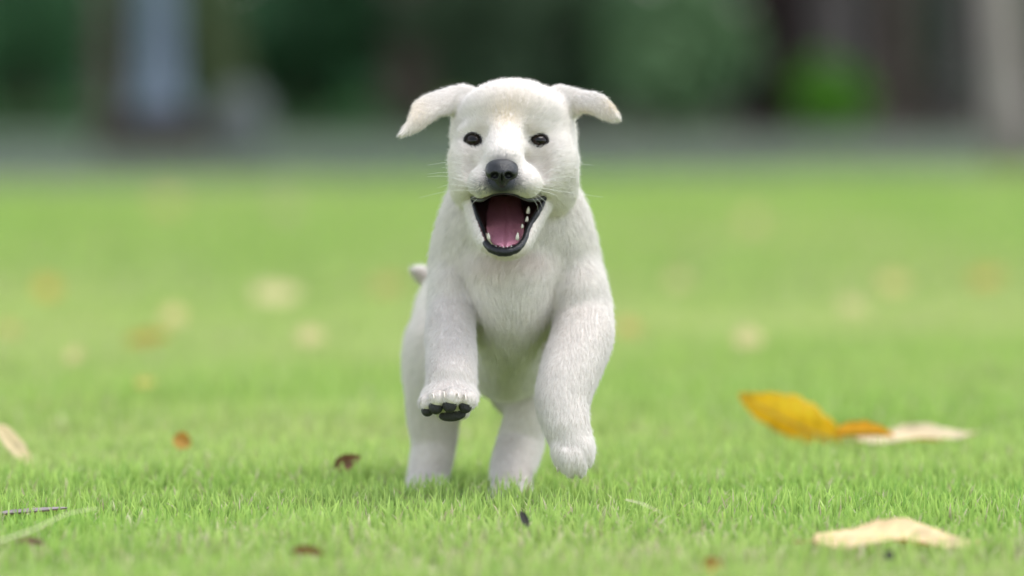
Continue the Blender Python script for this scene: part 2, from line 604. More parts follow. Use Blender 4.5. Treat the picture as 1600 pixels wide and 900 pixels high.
# eye sockets
def carve(fn, lo, hi, pad=.006, k=.0015):
    i0, i1 = block(lo, hi, pad)
    s = tuple(slice(a, b) for a, b in zip(i0, i1))
    d = fn(gx[s[0]][:, None, None], gy[s[1]][None, :, None], gz[s[2]][None, None, :])
    FLD[s] = -smin(-FLD[s], d.astype(np.float32), k)


def front(px, py, lo=-84, hi=420):
    """depth in mm of the first body surface behind a pixel"""
    for dm in np.arange(lo, hi, .5):
        p = P(px, py, D0 + dm / 1000)
        i = np.round((p - [X0, Y0, Z0]) / H).astype(int)
        if (i < 0).any() or (i >= [nx, ny, nz]).any(): continue
        if FLD[tuple(i)] < 0: return dm
    return None


ALM = 64


def almond(q, th, rx, ry, tilt):
    """outline of the lids: pointed at the two corners, q=1 on the rim"""
    c_, s_ = math.cos(th), math.sin(th)
    x = rx * q * np.sign(c_) * abs(c_) ** .92
    yv = ry * q * s_ * (1 - .10 * c_ * c_)
    a_ = R(tilt)
    return x * math.cos(a_) - yv * math.sin(a_), x * math.sin(a_) + yv * math.cos(a_)


def dent(px, py, rx, ry, rz, k=.005):
    dm = front(px, py)
    c = P(px, py, D0 + dm / 1000 - rz * PX(D0) * .58); r = np.array([rx, rz, ry]) * PX(D0)
    carve(ell_fn(c, r, np.eye(3)), c - r, c + r, .012, k)


for q in ((756, 210, 9, 14, 11), (826, 210, 9, 14, 11), (738, 219, 17, 13, 12), (842, 219, 17, 13, 12)):
    dent(*q)
dent(738, 252, 9, 30, 14, .006); dent(846, 254, 10, 28, 14, .006)     # creases between muzzle and cheeks

dent(851, 527, 12, 24, 24, .006); dent(747, 516, 8, 20, 18, .006)     # hollows between chest and legs

EYES = []
for (px, py, rx, ry, tilt) in ((739, 218.5, 13.0, 10.2, -8), (842, 219, 14.0, 9.8, 8)):
    dl, dr, du, dd_ = front(px - rx, py), front(px + rx, py), front(px, py - ry), front(px, py + ry)
    EYES.append((px, py, rx, ry, tilt, (dl + dr + du + dd_) / 4, (dr - dl) / (2 * rx), (dd_ - du) / (2 * ry)))

# mouth cavity: outline of the gape, closed behind by a floor that rises to the chin
MOUTH = [(738, 310), (747, 342), (756, 366), (766, 384), (787, 391), (807, 386), (820, 371), (836, 336), (851, 309), (838, 314), (824, 313), (805, 305), (785, 303), (768, 306), (752, 312)]


mw = [tuple(P(a, b_, D0 - .01)[[0, 2]]) for a, b_ in MOUTH]
ztop, zbot = P(790, 303, D0)[2], P(790, 390, D0)[2]


def mouth_fn(x, y, z):
    d2 = poly_sdf(x, z, mw)
    t = np.clip((z - zbot) / (ztop - zbot), 0, 1)
    back = D0 - .012 + .115 * t
    return np.maximum(d2, (y - back) * .8)


carve(mouth_fn, (mw[0][0] - .01, Y0, zbot - .01), (mw[8][0] + .01, D0 + .12, ztop + .01), .004, .002)


def surface_nets(Fd, org, h, smooth=2):
    s = Fd < 0
    c = np.zeros(tuple(np.array(Fd.shape) - 1), np.uint8)
    corners = [(i, j, k) for i in (0, 1) for j in (0, 1) for k in (0, 1)]
    n = c.shape
    for (i, j, k) in corners:
        c += s[i:i + n[0], j:j + n[1], k:k + n[2]]
    act = (c > 0) & (c < 8)
    cells = np.argwhere(act)
    idx = np.full(n, -1, np.int32)
    idx[act] = np.arange(len(cells))
    vals = np.stack([Fd[cells[:, 0] + i, cells[:, 1] + j, cells[:, 2] + k] for (i, j, k) in corners], 1)
    acc = np.zeros((len(cells), 3)); cnt = np.zeros(len(cells))
    for a in range(8):
        for b_ in range(a + 1, 8):
            ca, cb = np.array(corners[a]), np.array(corners[b_])
            if np.abs(ca - cb).sum() != 1: continue
            va, vb = vals[:, a], vals[:, b_]
            x = (va < 0) != (vb < 0)
            t = np.where(x, va / np.where(x, va - vb, 1), 0)
            acc += np.where(x[:, None], ca + t[:, None] * (cb - ca), 0)
            cnt += x
    V = (cells + acc / cnt[:, None]) * h + np.array(org)
    Q = []
    for ax in range(3):
        u, v = (ax + 1) % 3, (ax + 2) % 3
        sl0 = [slice(1, -1)] * 3; sl1 = [slice(1, -1)] * 3
        sl0[ax] = slice(0, -1); sl1[ax] = slice(1, None)
        a, b_ = s[tuple(sl0)], s[tuple(sl1)]
        e = np.argwhere(a != b_)
        off = np.ones(3, int); off[ax] = 0
        e = e + off
        ins = s[e[:, 0], e[:, 1], e[:, 2]]
        def cell(du, dv):
            q = e.copy(); q[:, u] += du; q[:, v] += dv
            return idx[q[:, 0], q[:, 1], q[:, 2]]
        quad = np.stack([cell(-1, -1), cell(0, -1), cell(0, 0), cell(-1, 0)], 1)
        quad = np.where(ins[:, None], quad, quad[:, ::-1])
        Q.append(quad)
    Q = np.concatenate(Q)
    Q = Q[(Q >= 0).all(1)]
    for _ in range(smooth):
        A = np.zeros((len(V), 3)); K = np.zeros(len(V))
        for a in range(4):
            for b_ in (1, 3):
                o = Q[:, (a + b_) % 4]
                K += np.bincount(Q[:, a], minlength=len(V))
                for ch in range(3):
                    A[:, ch] += np.bincount(Q[:, a], V[o, ch], minlength=len(V))
        V = V * .5 + .5 * A / np.maximum(K, 1)[:, None]
    return V, Q


def vertex_normals(me):
    n = np.zeros(len(me.vertices) * 3, np.float32)
    me.vertex_normals.foreach_get('vector', n)
    return n.reshape(-1, 3)


def project(p):
    """photograph pixel of world points (n,3)"""
    q = p - CAMP
    f = q @ FWD
    return 800 + FPX * q[:, 0] / f, 450 - FPX * (q @ UPV) / f


bV, bQ = surface_nets(FLD, (X0, Y0, Z0), H, 2)
body_me = np_mesh('body', bV, bQ, True)
bN = vertex_normals(body_me)

# hair flow and length blended from the shapes each point belongs to
NOSE = P(784, 268, D0 - .05)
W = np.zeros(len(bV)); FL = np.zeros((len(bV), 3)); HLn = np.zeros(len(bV))
x_, y_, z_ = bV[:, 0], bV[:, 1], bV[:, 2]
for fn, flow, hl in PRIMS:
    d = fn(x_, y_, z_)
    w = np.exp(-np.clip(d, -.006, .03) / .003)
    if isinstance(flow, str) and flow == 'head':
        f = bV - NOSE
        f[:, 1] = f[:, 1] * .8
        f /= np.linalg.norm(f, axis=1, keepdims=True) + 1e-9
    elif isinstance(flow, str):
        f = np.array([0, .1, -1.0])
    else:
        f = flow / np.linalg.norm(flow)
    FL += w[:, None] * f
    HLn += w * hl; W += w
FL /= W[:, None]; HLn /= W
FL -= bN * (FL * bN).sum(1, keepdims=True)
FL /= np.linalg.norm(FL, axis=1, keepdims=True) + 1e-6
ipx, ipy = project(bV)
FL[:, 0] -= np.where(bV[:, 1] < D0 + .15, .8 * np.tanh((ipx - 797) / 22) * np.exp(-((ipy - 452) / 55) ** 2) * np.exp(-((ipx - 797) / 70) ** 2), 0)
FL /= np.linalg.norm(FL, axis=1, keepdims=True) + 1e-6
depth_mm = (bV[:, 1] - D0) * 1000

# bare or dark skin: eye rims, mouth, around the nose
skin = np.tile(np.array([.74, .66, .60]), (len(bV), 1))
bare = np.ones(len(bV))


def blend(mask, col):
    global skin
    skin = skin * (1 - mask[:, None]) + np.array(col) * mask[:, None]


for (px, py, rx, ry, tilt, dm, sx, sy) in EYES:
    q = np.sqrt(((ipx - px) / rx) ** 2 + ((ipy - py) / ry) ** 2)
    near = (depth_mm < dm + 25)
    blend(np.where(near, np.clip((1.35 - q) / .25, 0, 1), 0), (.03, .022, .02))
    bare = np.where(near, bare * np.clip((q - .98) / .55, 0, 1), bare)
dm_ = mouth_fn(x_, y_, z_)
inm = (dm_ < .0016) & (depth_mm < 115) & (ipy > 296) & (ipy < 400)
blend(inm.astype(float), (.10, .045, .045))
bare = np.where(inm, 0, np.where((depth_mm < 60) & (ipy > 296) & (ipy < 400), bare * np.clip((dm_ - .001) / .006, 0, 1), bare))
qn = np.sqrt(((ipx - 784) / 25) ** 2 + ((ipy - 276) / 24) ** 2)
fm = depth_mm < -10
blend(np.where(fm, np.clip((1.5 - qn) / .55, 0, 1), 0), (.04, .042, .048))
bare = np.where(fm, bare * np.clip((qn - .82) / .9, 0.0, 1), bare)
PADS = [(668, 641, 10, 10, 12), (681, 635, 11.5, 12.5, 0), (702.5, 632.5, 11.5, 12.5, 0), (727, 634.5, 10.5, 11.5, -8), (707, 648.5, 21.5, 10, -6)]
for (px, py, rx, ry, rl) in PADS:
    q = np.sqrt(((ipx - px) / rx) ** 2 + ((ipy - py) / ry) ** 2)
    bare = np.where(depth_mm < 0, bare * np.clip((q - .68) / .3, 0, 1), bare)
color_attr(body_me, 'skin', skin)

mS, nt, b, out = mat_new('puppy_skin')
a = nt.nodes.new('ShaderNodeAttribute'); a.attribute_name = 'skin'
nt.links.new(a.outputs['Color'], b.inputs['Base Color'])
b.inputs['Roughness'].default_value = .7
b.inputs['Specular IOR Level'].default_value = .2

puppy = empty('puppy', (-0.03, D0 + .15, 0), 'cream white puppy running towards the camera over the lawn with mouth open', 'dog')
link('body', body_me, puppy, mS)

# ---- fur as real strands
NH = 460000
tri = np.concatenate([bQ[:, [0, 1, 2]], bQ[:, [0, 2, 3]]])
e1, e2 = bV[tri[:, 1]] - bV[tri[:, 0]], bV[tri[:, 2]] - bV[tri[:, 0]]
area = np.linalg.norm(np.cross(e1, e2), axis=1) * .5
facing = bN[tri[:, 0], 1]                      # the side turned from the path of the lens gets fewer strands
wgt = area * np.where(facing > .45, .25, 1.0) * np.where(ipy[tri[:, 0]] < 415, 1.35, 1.0)
cdf = np.cumsum(wgt); cdf /= cdf[-1]
ti = np.searchsorted(cdf, rng.random(NH))
r1_, r2_ = np.sqrt(rng.random(NH)), rng.random(NH)
bc = np.stack([1 - r1_, r1_ * (1 - r2_), r1_ * r2_], 1)
T = tri[ti]
interp = lambda A: (A[T] * (bc[:, :, None] if A.ndim == 2 else bc)).sum(1)
root, nrm, flo, hl, br = interp(bV), interp(bN), interp(FL), interp(HLn), interp(bare)
ok = (br > .05)
root, nrm, flo, hl, br = root[ok], nrm[ok], flo[ok], hl[ok], br[ok]
n = len(root)
nrm /= np.linalg.norm(nrm, axis=1, keepdims=True)
# swirl the coat gently and jitter every strand
sw = vnoise(root, 70, 21) * .28 + vnoise(root, 210, 22) * .16
side = np.cross(nrm, flo)
flo = flo + side * (sw + rng.normal(0, .16, n))[:, None]
flo /= np.linalg.norm(flo, axis=1, keepdims=True) + 1e-9
L = hl / 1000 * (.65 + .6 * rng.random(n)) * (.25 + .75 * br)
lift = .33 + .04 * vnoise(root, 120, 23) + rng.normal(0, .08, n)
guard = rng.random(n) < .11                  # longer loose hairs soften the outline
lift = np.where(guard, lift + .24, lift)
L = np.where(guard, L * 1.45, L)
lift = np.clip(lift, .10, .9)
NP_ = 5
pts = np.zeros((n, NP_, 3), np.float32)
cur = root.copy()
step = (L / (NP_ - 1))[:, None]
for k in range(NP_):
    pts[:, k] = cur
    t = k / (NP_ - 1)
    lf = lift * (1.25 - .75 * t)
    dvec = flo * np.cos(lf)[:, None] + nrm * np.sin(lf)[:, None] + np.array([0, 0, -.12]) * t
    cur = cur + dvec / np.linalg.norm(dvec, axis=1, keepdims=True) * step
# clumps: strand tips lean to the mean tip of their neighbourhood
jit = np.stack([vnoise(root, 330, 31), vnoise(root, 330, 32), vnoise(root, 330, 33)], 1) * .0012
key = np.floor((root + jit) / .0034).astype(np.int64)
key = key[:, 0] * 1000003 + key[:, 1] * 10007 + key[:, 2]
_, inv = np.unique(key, return_inverse=True)
cntc = np.bincount(inv)
for k in range(1, NP_):
    f = .36 * (k / (NP_ - 1)) ** 1.3
    mean = np.stack([np.bincount(inv, pts[:, k, ch]) / cntc for ch in range(3)], 1)[inv]
    pts[:, k] = pts[:, k] * (1 - f) + mean * f
hp, hq = project(root)
hd = (root[:, 1] - D0) * 1000
base = np.array([.895, .845, .79])
tuft = rng.normal(0, .045, inv.max() + 1)[inv] * np.clip((L * 1000 - 2.5) / 5, .25, 1)   # neighbouring tufts differ a little
hc = np.tile(base, (n, 1)) * (1 + rng.normal(0, .045, n) + tuft)[:, None]


def tint(mask, col):
    global hc
    hc = hc * (1 - mask[:, None]) + np.array(col) * mask[:, None]


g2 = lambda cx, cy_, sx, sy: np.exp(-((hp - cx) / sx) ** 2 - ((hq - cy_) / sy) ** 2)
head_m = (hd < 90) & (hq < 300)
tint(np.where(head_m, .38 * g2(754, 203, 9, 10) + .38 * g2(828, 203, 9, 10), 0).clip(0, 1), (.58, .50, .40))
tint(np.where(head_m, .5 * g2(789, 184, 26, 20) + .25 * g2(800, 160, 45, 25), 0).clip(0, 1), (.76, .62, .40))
tint(np.where(head_m, .55 * g2(955, 165, 16, 16) + .4 * g2(912, 172, 20, 8) + .35 * g2(650, 175, 25, 25), 0).clip(0, 1), (.80, .66, .42))
tint(np.where(hd < -8, 1.0 * g2(784, 295, 30, 14) + .6 * g2(754, 286, 15, 12) + .5 * g2(811, 286, 13, 12) + .5 * g2(784, 248, 22, 7), 0).clip(0, .94), (.07, .075, .085))
tint(np.where(head_m, .4 * g2(739, 226, 18, 16) + .4 * g2(842, 226, 18, 16), 0).clip(0, 1), (.62, .54, .47))
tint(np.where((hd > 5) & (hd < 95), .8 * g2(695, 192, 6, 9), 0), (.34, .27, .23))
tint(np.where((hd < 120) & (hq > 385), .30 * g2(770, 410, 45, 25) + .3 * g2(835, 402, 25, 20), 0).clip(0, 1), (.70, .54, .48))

hcv = bpy.data.hair_curves.new('fur')
hcv.add_curves([NP_] * n)
hcv.position_data.foreach_set('vector', pts.reshape(-1, 3).astype(np.float32).ravel())
ra = hcv.attributes.get('radius') or hcv.attributes.new('radius', 'FLOAT', 'POINT')
prof = np.array([1, .95, .8, .55, .15]) * .000105
ra.data.foreach_set('value', (prof[None, :] * np.where(guard, .6, 1.0)[:, None]).ravel().astype(np.float32))
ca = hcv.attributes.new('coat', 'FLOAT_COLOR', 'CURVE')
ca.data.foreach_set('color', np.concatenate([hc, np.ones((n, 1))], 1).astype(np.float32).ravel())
na = hcv.attributes.new('lie', 'FLOAT_VECTOR', 'CURVE')
na.data.foreach_set('vector', nrm.astype(np.float32).ravel())

mF = bpy.data.materials.new('puppy_fur'); mF.use_nodes = True
nt = mF.node_tree; nt.nodes.clear()
out = nt.nodes.new('ShaderNodeOutputMaterial')
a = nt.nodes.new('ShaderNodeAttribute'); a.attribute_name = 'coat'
an = nt.nodes.new('ShaderNodeAttribute'); an.attribute_name = 'lie'
ge = nt.nodes.new('ShaderNodeNewGeometry')
mixn = nt.nodes.new('ShaderNodeMix'); mixn.data_type = 'VECTOR'; mixn.inputs[0].default_value = .60
nt.links.new(ge.outputs['Normal'], mixn.inputs[4]); nt.links.new(an.outputs['Vector'], mixn.inputs[5])
nn = nt.nodes.new('ShaderNodeVectorMath'); nn.operation = 'NORMALIZE'
nt.links.new(mixn.outputs[1], nn.inputs[0])
df = nt.nodes.new('ShaderNodeBsdfDiffuse')
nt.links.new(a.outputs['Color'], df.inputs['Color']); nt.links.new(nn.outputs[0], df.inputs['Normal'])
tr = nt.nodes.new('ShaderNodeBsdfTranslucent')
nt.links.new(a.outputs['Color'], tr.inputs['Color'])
mx = nt.nodes.new('ShaderNodeMixShader'); mx.inputs[0].default_value = .22
nt.links.new(df.outputs[0], mx.inputs[1]); nt.links.new(tr.outputs[0], mx.inputs[2])
nt.links.new(mx.outputs[0], out.inputs['Surface'])
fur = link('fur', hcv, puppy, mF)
fur['kind'] = 'stuff'


# ---- face parts
def ico(name, c, r, mat, parent, sub=3, M=None):
    bm = bmesh.new()
    bmesh.ops.create_icosphere(bm, subdivisions=sub, radius=1)
    for v in bm.verts:
        q = np.array(v.co) * r
        if M is not None: q = M @ q
        v.co = Vector(q + c)
    for f in bm.faces: f.smooth = True
    me = bpy.data.meshes.new(name)
    bm.to_mesh(me); bm.free()
    return link(name, me, parent, mat)


def small_sdf(name, prims, carves, h, mat, parent, k):
    """own little implicit mesh for a part; prims: (centre, radii, M)"""
    lo = np.min([c - max(r) for c, r, M in prims], 0) - 4 * h
    hi = np.max([c + max(r) for c, r, M in prims], 0) + 4 * h
    n_ = ((hi - lo) / h).astype(int) + 1
    ax = [lo[i] + h * np.arange(n_[i]) for i in range(3)]
    G = (ax[0][:, None, None], ax[1][None, :, None], ax[2][None, None, :])
    Fd = None
    for c, r, M in prims:
        d = ell_fn(c, r, M)(*G)
        Fd = d if Fd is None else smin(Fd, d, k)
    for c, r, M in carves:
        d = ell_fn(c, r, M)(*G)
        Fd = -smin(-Fd, d, k * .35)
    V, Q = surface_nets(Fd.astype(np.float32), lo, h, 1)
    return link(name, np_mesh(name, V, Q, True), parent, mat)


S = PX(D0)
I3 = np.eye(3)
M_eye = plain('eye', (.010, .005, .003), .10, .35)
M_rim = plain('eyelid_rim', (.018, .014, .013), .5, .3)
mE, nt, b, out = mat_new('eye')
a = nt.nodes.new('ShaderNodeAttribute'); a.attribute_name = 'iris'
nt.links.new(a.outputs['Color'], b.inputs['Base Color'])
b.inputs['Roughness'].default_value = .06
b.inputs['Specular IOR Level'].default_value = .28
for (px, py, rx, ry, tilt, dm, sx, sy) in EYES:
    ev_, ec_ = [], []
    NQ = 12
    for j in range(NQ + 1):
        q = j / NQ
        for k in range(ALM):
            ox, oy = almond(q, 2 * math.pi * k / ALM, rx, ry, tilt)
            ev_.append(P(px + ox, py + oy, D0 + (dm + sx * ox + sy * oy - 4.2 * (1 - q * q) - .1) / 1000))
            rr_ = math.hypot(ox, oy)
            ec_.append((.004, .003, .003) if rr_ < 5.2 else ((.045, .018, .007) if rr_ < 9.5 else (.008, .005, .004)))
    ef = grid_faces(ALM, NQ + 1, True)
    o_ = len(ev_)
    for k in range(ALM):
        ox, oy = almond(1, 2 * math.pi * k / ALM, rx, ry, tilt)
        ev_.append(P(px + ox * .9, py + oy * .9, D0 + (dm + sx * ox + sy * oy + 5) / 1000)); ec_.append((.008, .005, .004))
    for k in range(ALM):
        ef.append((NQ * ALM + k, NQ * ALM + (k + 1) % ALM, o_ + (k + 1) % ALM, o_ + k))
    me = np_mesh('eye', ev_, ef, True)
    bm = bmesh.new(); bm.from_mesh(me); bmesh.ops.remove_doubles(bm, verts=bm.verts, dist=1e-6)
    bmesh.ops.recalc_face_normals(bm, faces=bm.faces); 
    bm.to_mesh(me); bm.free()
    cc_ = np.zeros((len(me.vertices), 3))
    co_ = np.array([v.co[:] for v in me.vertices]); qx_, qy_ = project(co_)
    rr_ = np.hypot(qx_ - px, qy_ - py)[:, None]
    cc_ = np.where(rr_ < 4.8, [.002, .0018, .0018], np.where(rr_ < 9.2, [.010, .0045, .0025], [.004, .003, .0025]))
    color_attr(me, 'iris', cc_)
    eye_o = link('eye', me, puppy, mE)
    rp, rr2 = [], []
    for k in range(ALM + 1):
        th = 2 * math.pi * k / ALM
        ox, oy = almond(1.03, th, rx, ry, tilt)
        rp.append(P(px + ox, py + oy, D0 + (dm + sx * ox + sy * oy - .5) / 1000))
        rr2.append((1.7 + .5 * max(0, -math.sin(th))) * S)
    link('eyelid', tube_mesh('eyelid', rp, rr2, 8), eye_o, M_rim)

M_nose = plain('nose_leather', (.007, .0075, .0085), .36, .42, 900, (.010, .011, .013), .2)
nd = D0 - .055
np_ = [(P(784, 261, nd + .004), np.array([24.5, 20, 13]) * S, I3),
       (P(784, 271, nd - .001), np.array([20, 18, 13]) * S, I3),
       (P(784, 283, nd + .003), np.array([9, 14, 10]) * S, I3),
       (P(768, 270, nd + .002), np.array([9, 15, 9]) * S, I3),
       (P(800, 270, nd + .002), np.array([9, 15, 9]) * S, I3)]
nc_ = [(P(772.5, 275, nd - .010), np.array([7, 13, 5.5]) * S, rotm(-24)),
       (P(795.5, 275, nd - .010), np.array([7, 13, 5.5]) * S, rotm(24)),
       (P(784, 284, nd - .010), np.array([1.2, 9, 12]) * S, I3)]
nose = small_sdf('nose', np_, nc_, .0006, M_nose, puppy, .004)

# lips
M_lip = plain('lip', (.008, .008, .009), .30, .32, 700, (.018, .018, .021), .15)
low = spline([(737, 310, 6, 2), (744, 333, -3, 3.2), (753, 357, -11, 4), (757, 376, -20, 5), (768, 389, -29, 6.5), (788, 394, -33, 7.2), (807, 389, -30, 6.2), (819, 375, -21, 5), (827, 354, -10, 4.2), (842, 329, 0, 4.6), (853, 308, 8, 2.5)], 70)
low[:, 3] *= 1 + .10 * np.sin(np.arange(70) * 1.9) * np.sin(np.arange(70) * .53)
link('lower_lip', tube_mesh('lower_lip', [P(a_, b_, D0 + c_ / 1000) for a_, b_, c_, _ in low], [r_ * S for *_, r_ in low], 12), puppy, M_lip)
upl = spline([(737, 309, 6, 2.5), (744, 312, -8, 3), (754, 313, -22, 2.4), (768, 306, -35, 1.3), (785, 302.5, -42, 1.0), (804, 305, -36, 1.3), (822, 312, -24, 2.4), (838, 312, -10, 3.2), (853, 307, 8, 2.5)], 50)
link('upper_lip', tube_mesh('upper_lip', [P(a_, b_, D0 + c_ / 1000) for a_, b_, c_, _ in upl], [r_ * S for *_, r_ in upl], 10), puppy, M_lip)

# tongue: thick sheet with a middle groove, rim turned up
mT = plain('tongue', (.62, .23, .31), .36, .5, 420, (.72, .31, .39), .35, sss=.0)
cl = spline([(788, 306, 88, 22), (788, 326, 66, 28), (789, 349, 32, 30), (790, 370, 0, 26), (789, 380, -20, 19), (789, 386, -24, 9)], 26)
NU = 25
tv = []
for (a_, b_, c_, hw) in cl:
    for k in range(NU):
        u = -1 + 2 * k / (NU - 1)
        gro = 6.5 * math.exp(-(u / .10) ** 2) - 3.2 * (1 - (1 - abs(u)) ** .5 * 1.0) * 0 + 3.0 * abs(u) ** 3
        tv.append(P(a_ + u * hw + (1.5 if b_ < 350 else 0), b_, D0 + (c_ + gro - 4 * (1 - u * u)) / 1000))
nb = len(tv)
for (a_, b_, c_, hw) in cl:
    for k in range(NU):
        u = -1 + 2 * k / (NU - 1)
        tv.append(P(a_ + u * hw * .97, b_ + 2, D0 + (c_ + 5) / 1000))
tf = grid_faces(NU, len(cl))
tfb = [tuple(reversed([q + nb for q in f])) for f in tf]
rim = []
for j in range(len(cl) - 1):
    rim.append((j * NU, (j + 1) * NU, nb + (j + 1) * NU, nb + j * NU))
    rim.append((j * NU + NU - 1, nb + j * NU + NU - 1, nb + (j + 1) * NU + NU - 1, (j + 1) * NU + NU - 1))
e_ = (len(cl) - 1) * NU
for k in range(NU - 1):
    rim.append((e_ + k, e_ + k + 1, nb + e_ + k + 1, nb + e_ + k))
tm = np_mesh('tongue', tv, tf + tfb + rim, True)
link('tongue', tm, puppy, mT)

# teeth
M_tooth = plain('tooth', (.62, .58, .48), .25, .5)
def tooth(px, py, dm, r, h_, lean=0.0):
    a = P(px, py + h_ * .5, D0 + dm / 1000); b_ = P(px + lean, py - h_ * .5, D0 + dm / 1000 - .001)
    pts_ = [a + (b_ - a) * t for t in (0, .3, .6, .85, 1)]
    link('tooth', tube_mesh('tooth', pts_, [r * S * q for q in (1, 1, .8, .45, .12)], 8), puppy, M_tooth)
tooth(764, 369, -24, 2.6, 11, -1); tooth(808, 369, -24, 2.8, 12, 1)
for q, px in enumerate((775, 781, 787, 793, 799)):
    tooth(px, 385.5 + (1.5 if q in (1, 2, 3) else 0), -29, 1.5, 4.5)
tooth(823, 342, -6, 2.6, 8, 1); tooth(825, 328, 2, 3, 11, 1); tooth(816, 353, -12, 2.1, 7, 0)

# pads and claws of the lifted paw, claws of the hanging one
M_pad = plain('paw_pad', (.02, .019, .02), .5, .4, 800, (.035, .033, .034), .4)
for (px, py, rx, ry, rl) in PADS:
    dm = front(px, py) or -40
    ico('paw_pad', P(px, py, D0 + dm / 1000 + .0042), np.array([rx, 10.5, ry]) * S, M_pad, puppy, 3, rotm(rl))
M_claw = plain('claw', (.66, .58, .50), .3, .5)
for (x0, y0, x1, y1) in ((676, 617, 678, 624), (693, 614, 695, 623), (715, 616, 717, 622), (726, 618, 728, 627)):
    d0 = front(x0, y0)
    p0 = P(x0, y0, D0 + d0 / 1000 + .001); p2 = P(x1, y1, D0 + d0 / 1000 - .008); p1 = P((x0 + x1) / 2, y0 - .5, D0 + d0 / 1000 - .004)
    link('claw', tube_mesh('claw', spline([p0, p1, p2], 7), np.array([2.2, 2.2, 2, 1.7, 1.4, 1, .4]) * S, 8), puppy, M_claw)
for (x0, y0, x1, y1) in ((872, 732, 871, 738), (888, 741, 889, 747), (904, 740, 906, 746), (918, 726, 921, 731)):
    d0 = front(x0 , y0 - 4) or -40
    p0 = P(x0, y0 - 4, D0 + d0 / 1000 + .002); p2 = P(x1, y1, D0 + d0 / 1000 + .003)
    link('claw', tube_mesh('claw', spline([p0, (p0 + p2) / 2 + np.array([0, -.0012, 0]), p2], 7), np.array([2, 2, 1.9, 1.6, 1.3, .9, .4]) * S, 8), puppy, M_claw)

# whiskers
wh = []
for (x0, y0, xm, ym, x1, y1) in ((748, 282, 712, 262, 690, 262), (746, 286, 705, 270, 668, 272), (744, 290, 700, 276, 668, 276), (746, 295, 708, 288, 683, 294), (748, 298, 705, 298, 655, 309), (748, 278, 715, 254, 668, 258), (750, 302, 725, 318, 712, 330), (752, 304, 735, 322, 728, 340),
                               (832, 282, 880, 258, 928, 258), (834, 288, 880, 276, 905, 280), (836, 292, 885, 300, 942, 308), (834, 296, 868, 305, 884, 325), (832, 300, 855, 318, 868, 345), (830, 302, 845, 318, 850, 338), (826, 303, 838, 318, 842, 332)):
    d_ = (front(x0, y0) or -20)
    wh.append(spline([P(x0, y0, D0 + (d_ + 1) / 1000), P(xm, ym, D0 + (d_ + 6) / 1000), P(x1, y1, D0 + (d_ + 18) / 1000)], 8))
wc = bpy.data.hair_curves.new('whiskers')
wc.add_curves([8] * len(wh))
wc.position_data.foreach_set('vector', np.array(wh, np.float32).ravel())
ra = wc.attributes.get('radius') or wc.attributes.new('radius', 'FLOAT', 'POINT')
ra.data.foreach_set('value', np.tile(np.linspace(.00013, .00004, 8), len(wh)).astype(np.float32))
link('whiskers', wc, puppy, plain('whisker', (.85, .83, .78), .4, .4))


# ================================================================== FALLEN LEAVES
def leaf_mesh(Lh, Wd, curl=0.0, cup=0.0, twist=0.0, wave=.0, nu=15, nv=9, thick=.0006, tipw=1.4):
    """leaf along +x from stalk to tip, solid, with thickness; curl bends it up lengthwise, cup folds the sides"""
    top = []
    for j in range(nu):
        t = j / (nu - 1)
        w = Wd * .5 * ((t + .01) ** .62 * (1.003 - t) ** .85) / .386 * (1 + .05 * math.sin(31 * t + 7 * Lh * 100) + .04 * math.sin(67 * t))
        an = curl * (t - .35)
        # bend along a circle of angle curl
        if abs(curl) > 1e-3:
            rad = Lh / curl
            cx = rad * math.sin(curl * (t - .5)); cz = rad * (1 - math.cos(curl * (t - .5)))
            tang = curl * (t - .5)
        else:
            cx, cz, tang = Lh * (t - .5), 0, 0
        nxv, nzv = -math.sin(tang), math.cos(tang)
        tw = twist * (t - .5)
        for i in range(nv):
            u = -1 + 2 * i / (nv - 1)
            yy = w * u * math.cos(cup * abs(u)) ; hz = w * abs(u) * math.sin(cup * abs(u)) + wave * math.sin(9 * t + 3 * u) * abs(u) - .0008 * math.exp(-(u / .12) ** 2)
            y2 = yy * math.cos(tw) - hz * math.sin(tw); h2 = yy * math.sin(tw) + hz * math.cos(tw)
            top.append(np.array([cx + nxv * h2, y2, cz + nzv * h2]))
    top = np.array(top)
    bot = top - np.array([0, 0, thick])
    f = grid_faces(nv, nu)
    o = len(top)
    fb = [tuple(q + o for q in reversed(x)) for x in f]
    rim = []
    for j in range(nu - 1):
        rim.append((j * nv, (j + 1) * nv, o + (j + 1) * nv, o + j * nv))
        rim.append(((j + 1) * nv + nv - 1, j * nv + nv - 1, o + j * nv + nv - 1, o + (j + 1) * nv + nv - 1))
    for i in range(nv - 1):
        rim.append((i + 1, i, o + i, o + i + 1))
        e = (nu - 1) * nv
        rim.append((e + i, e + i + 1, o + e + i + 1, o + e + i))
    return np.concatenate([top, bot]), f + fb + rim, o


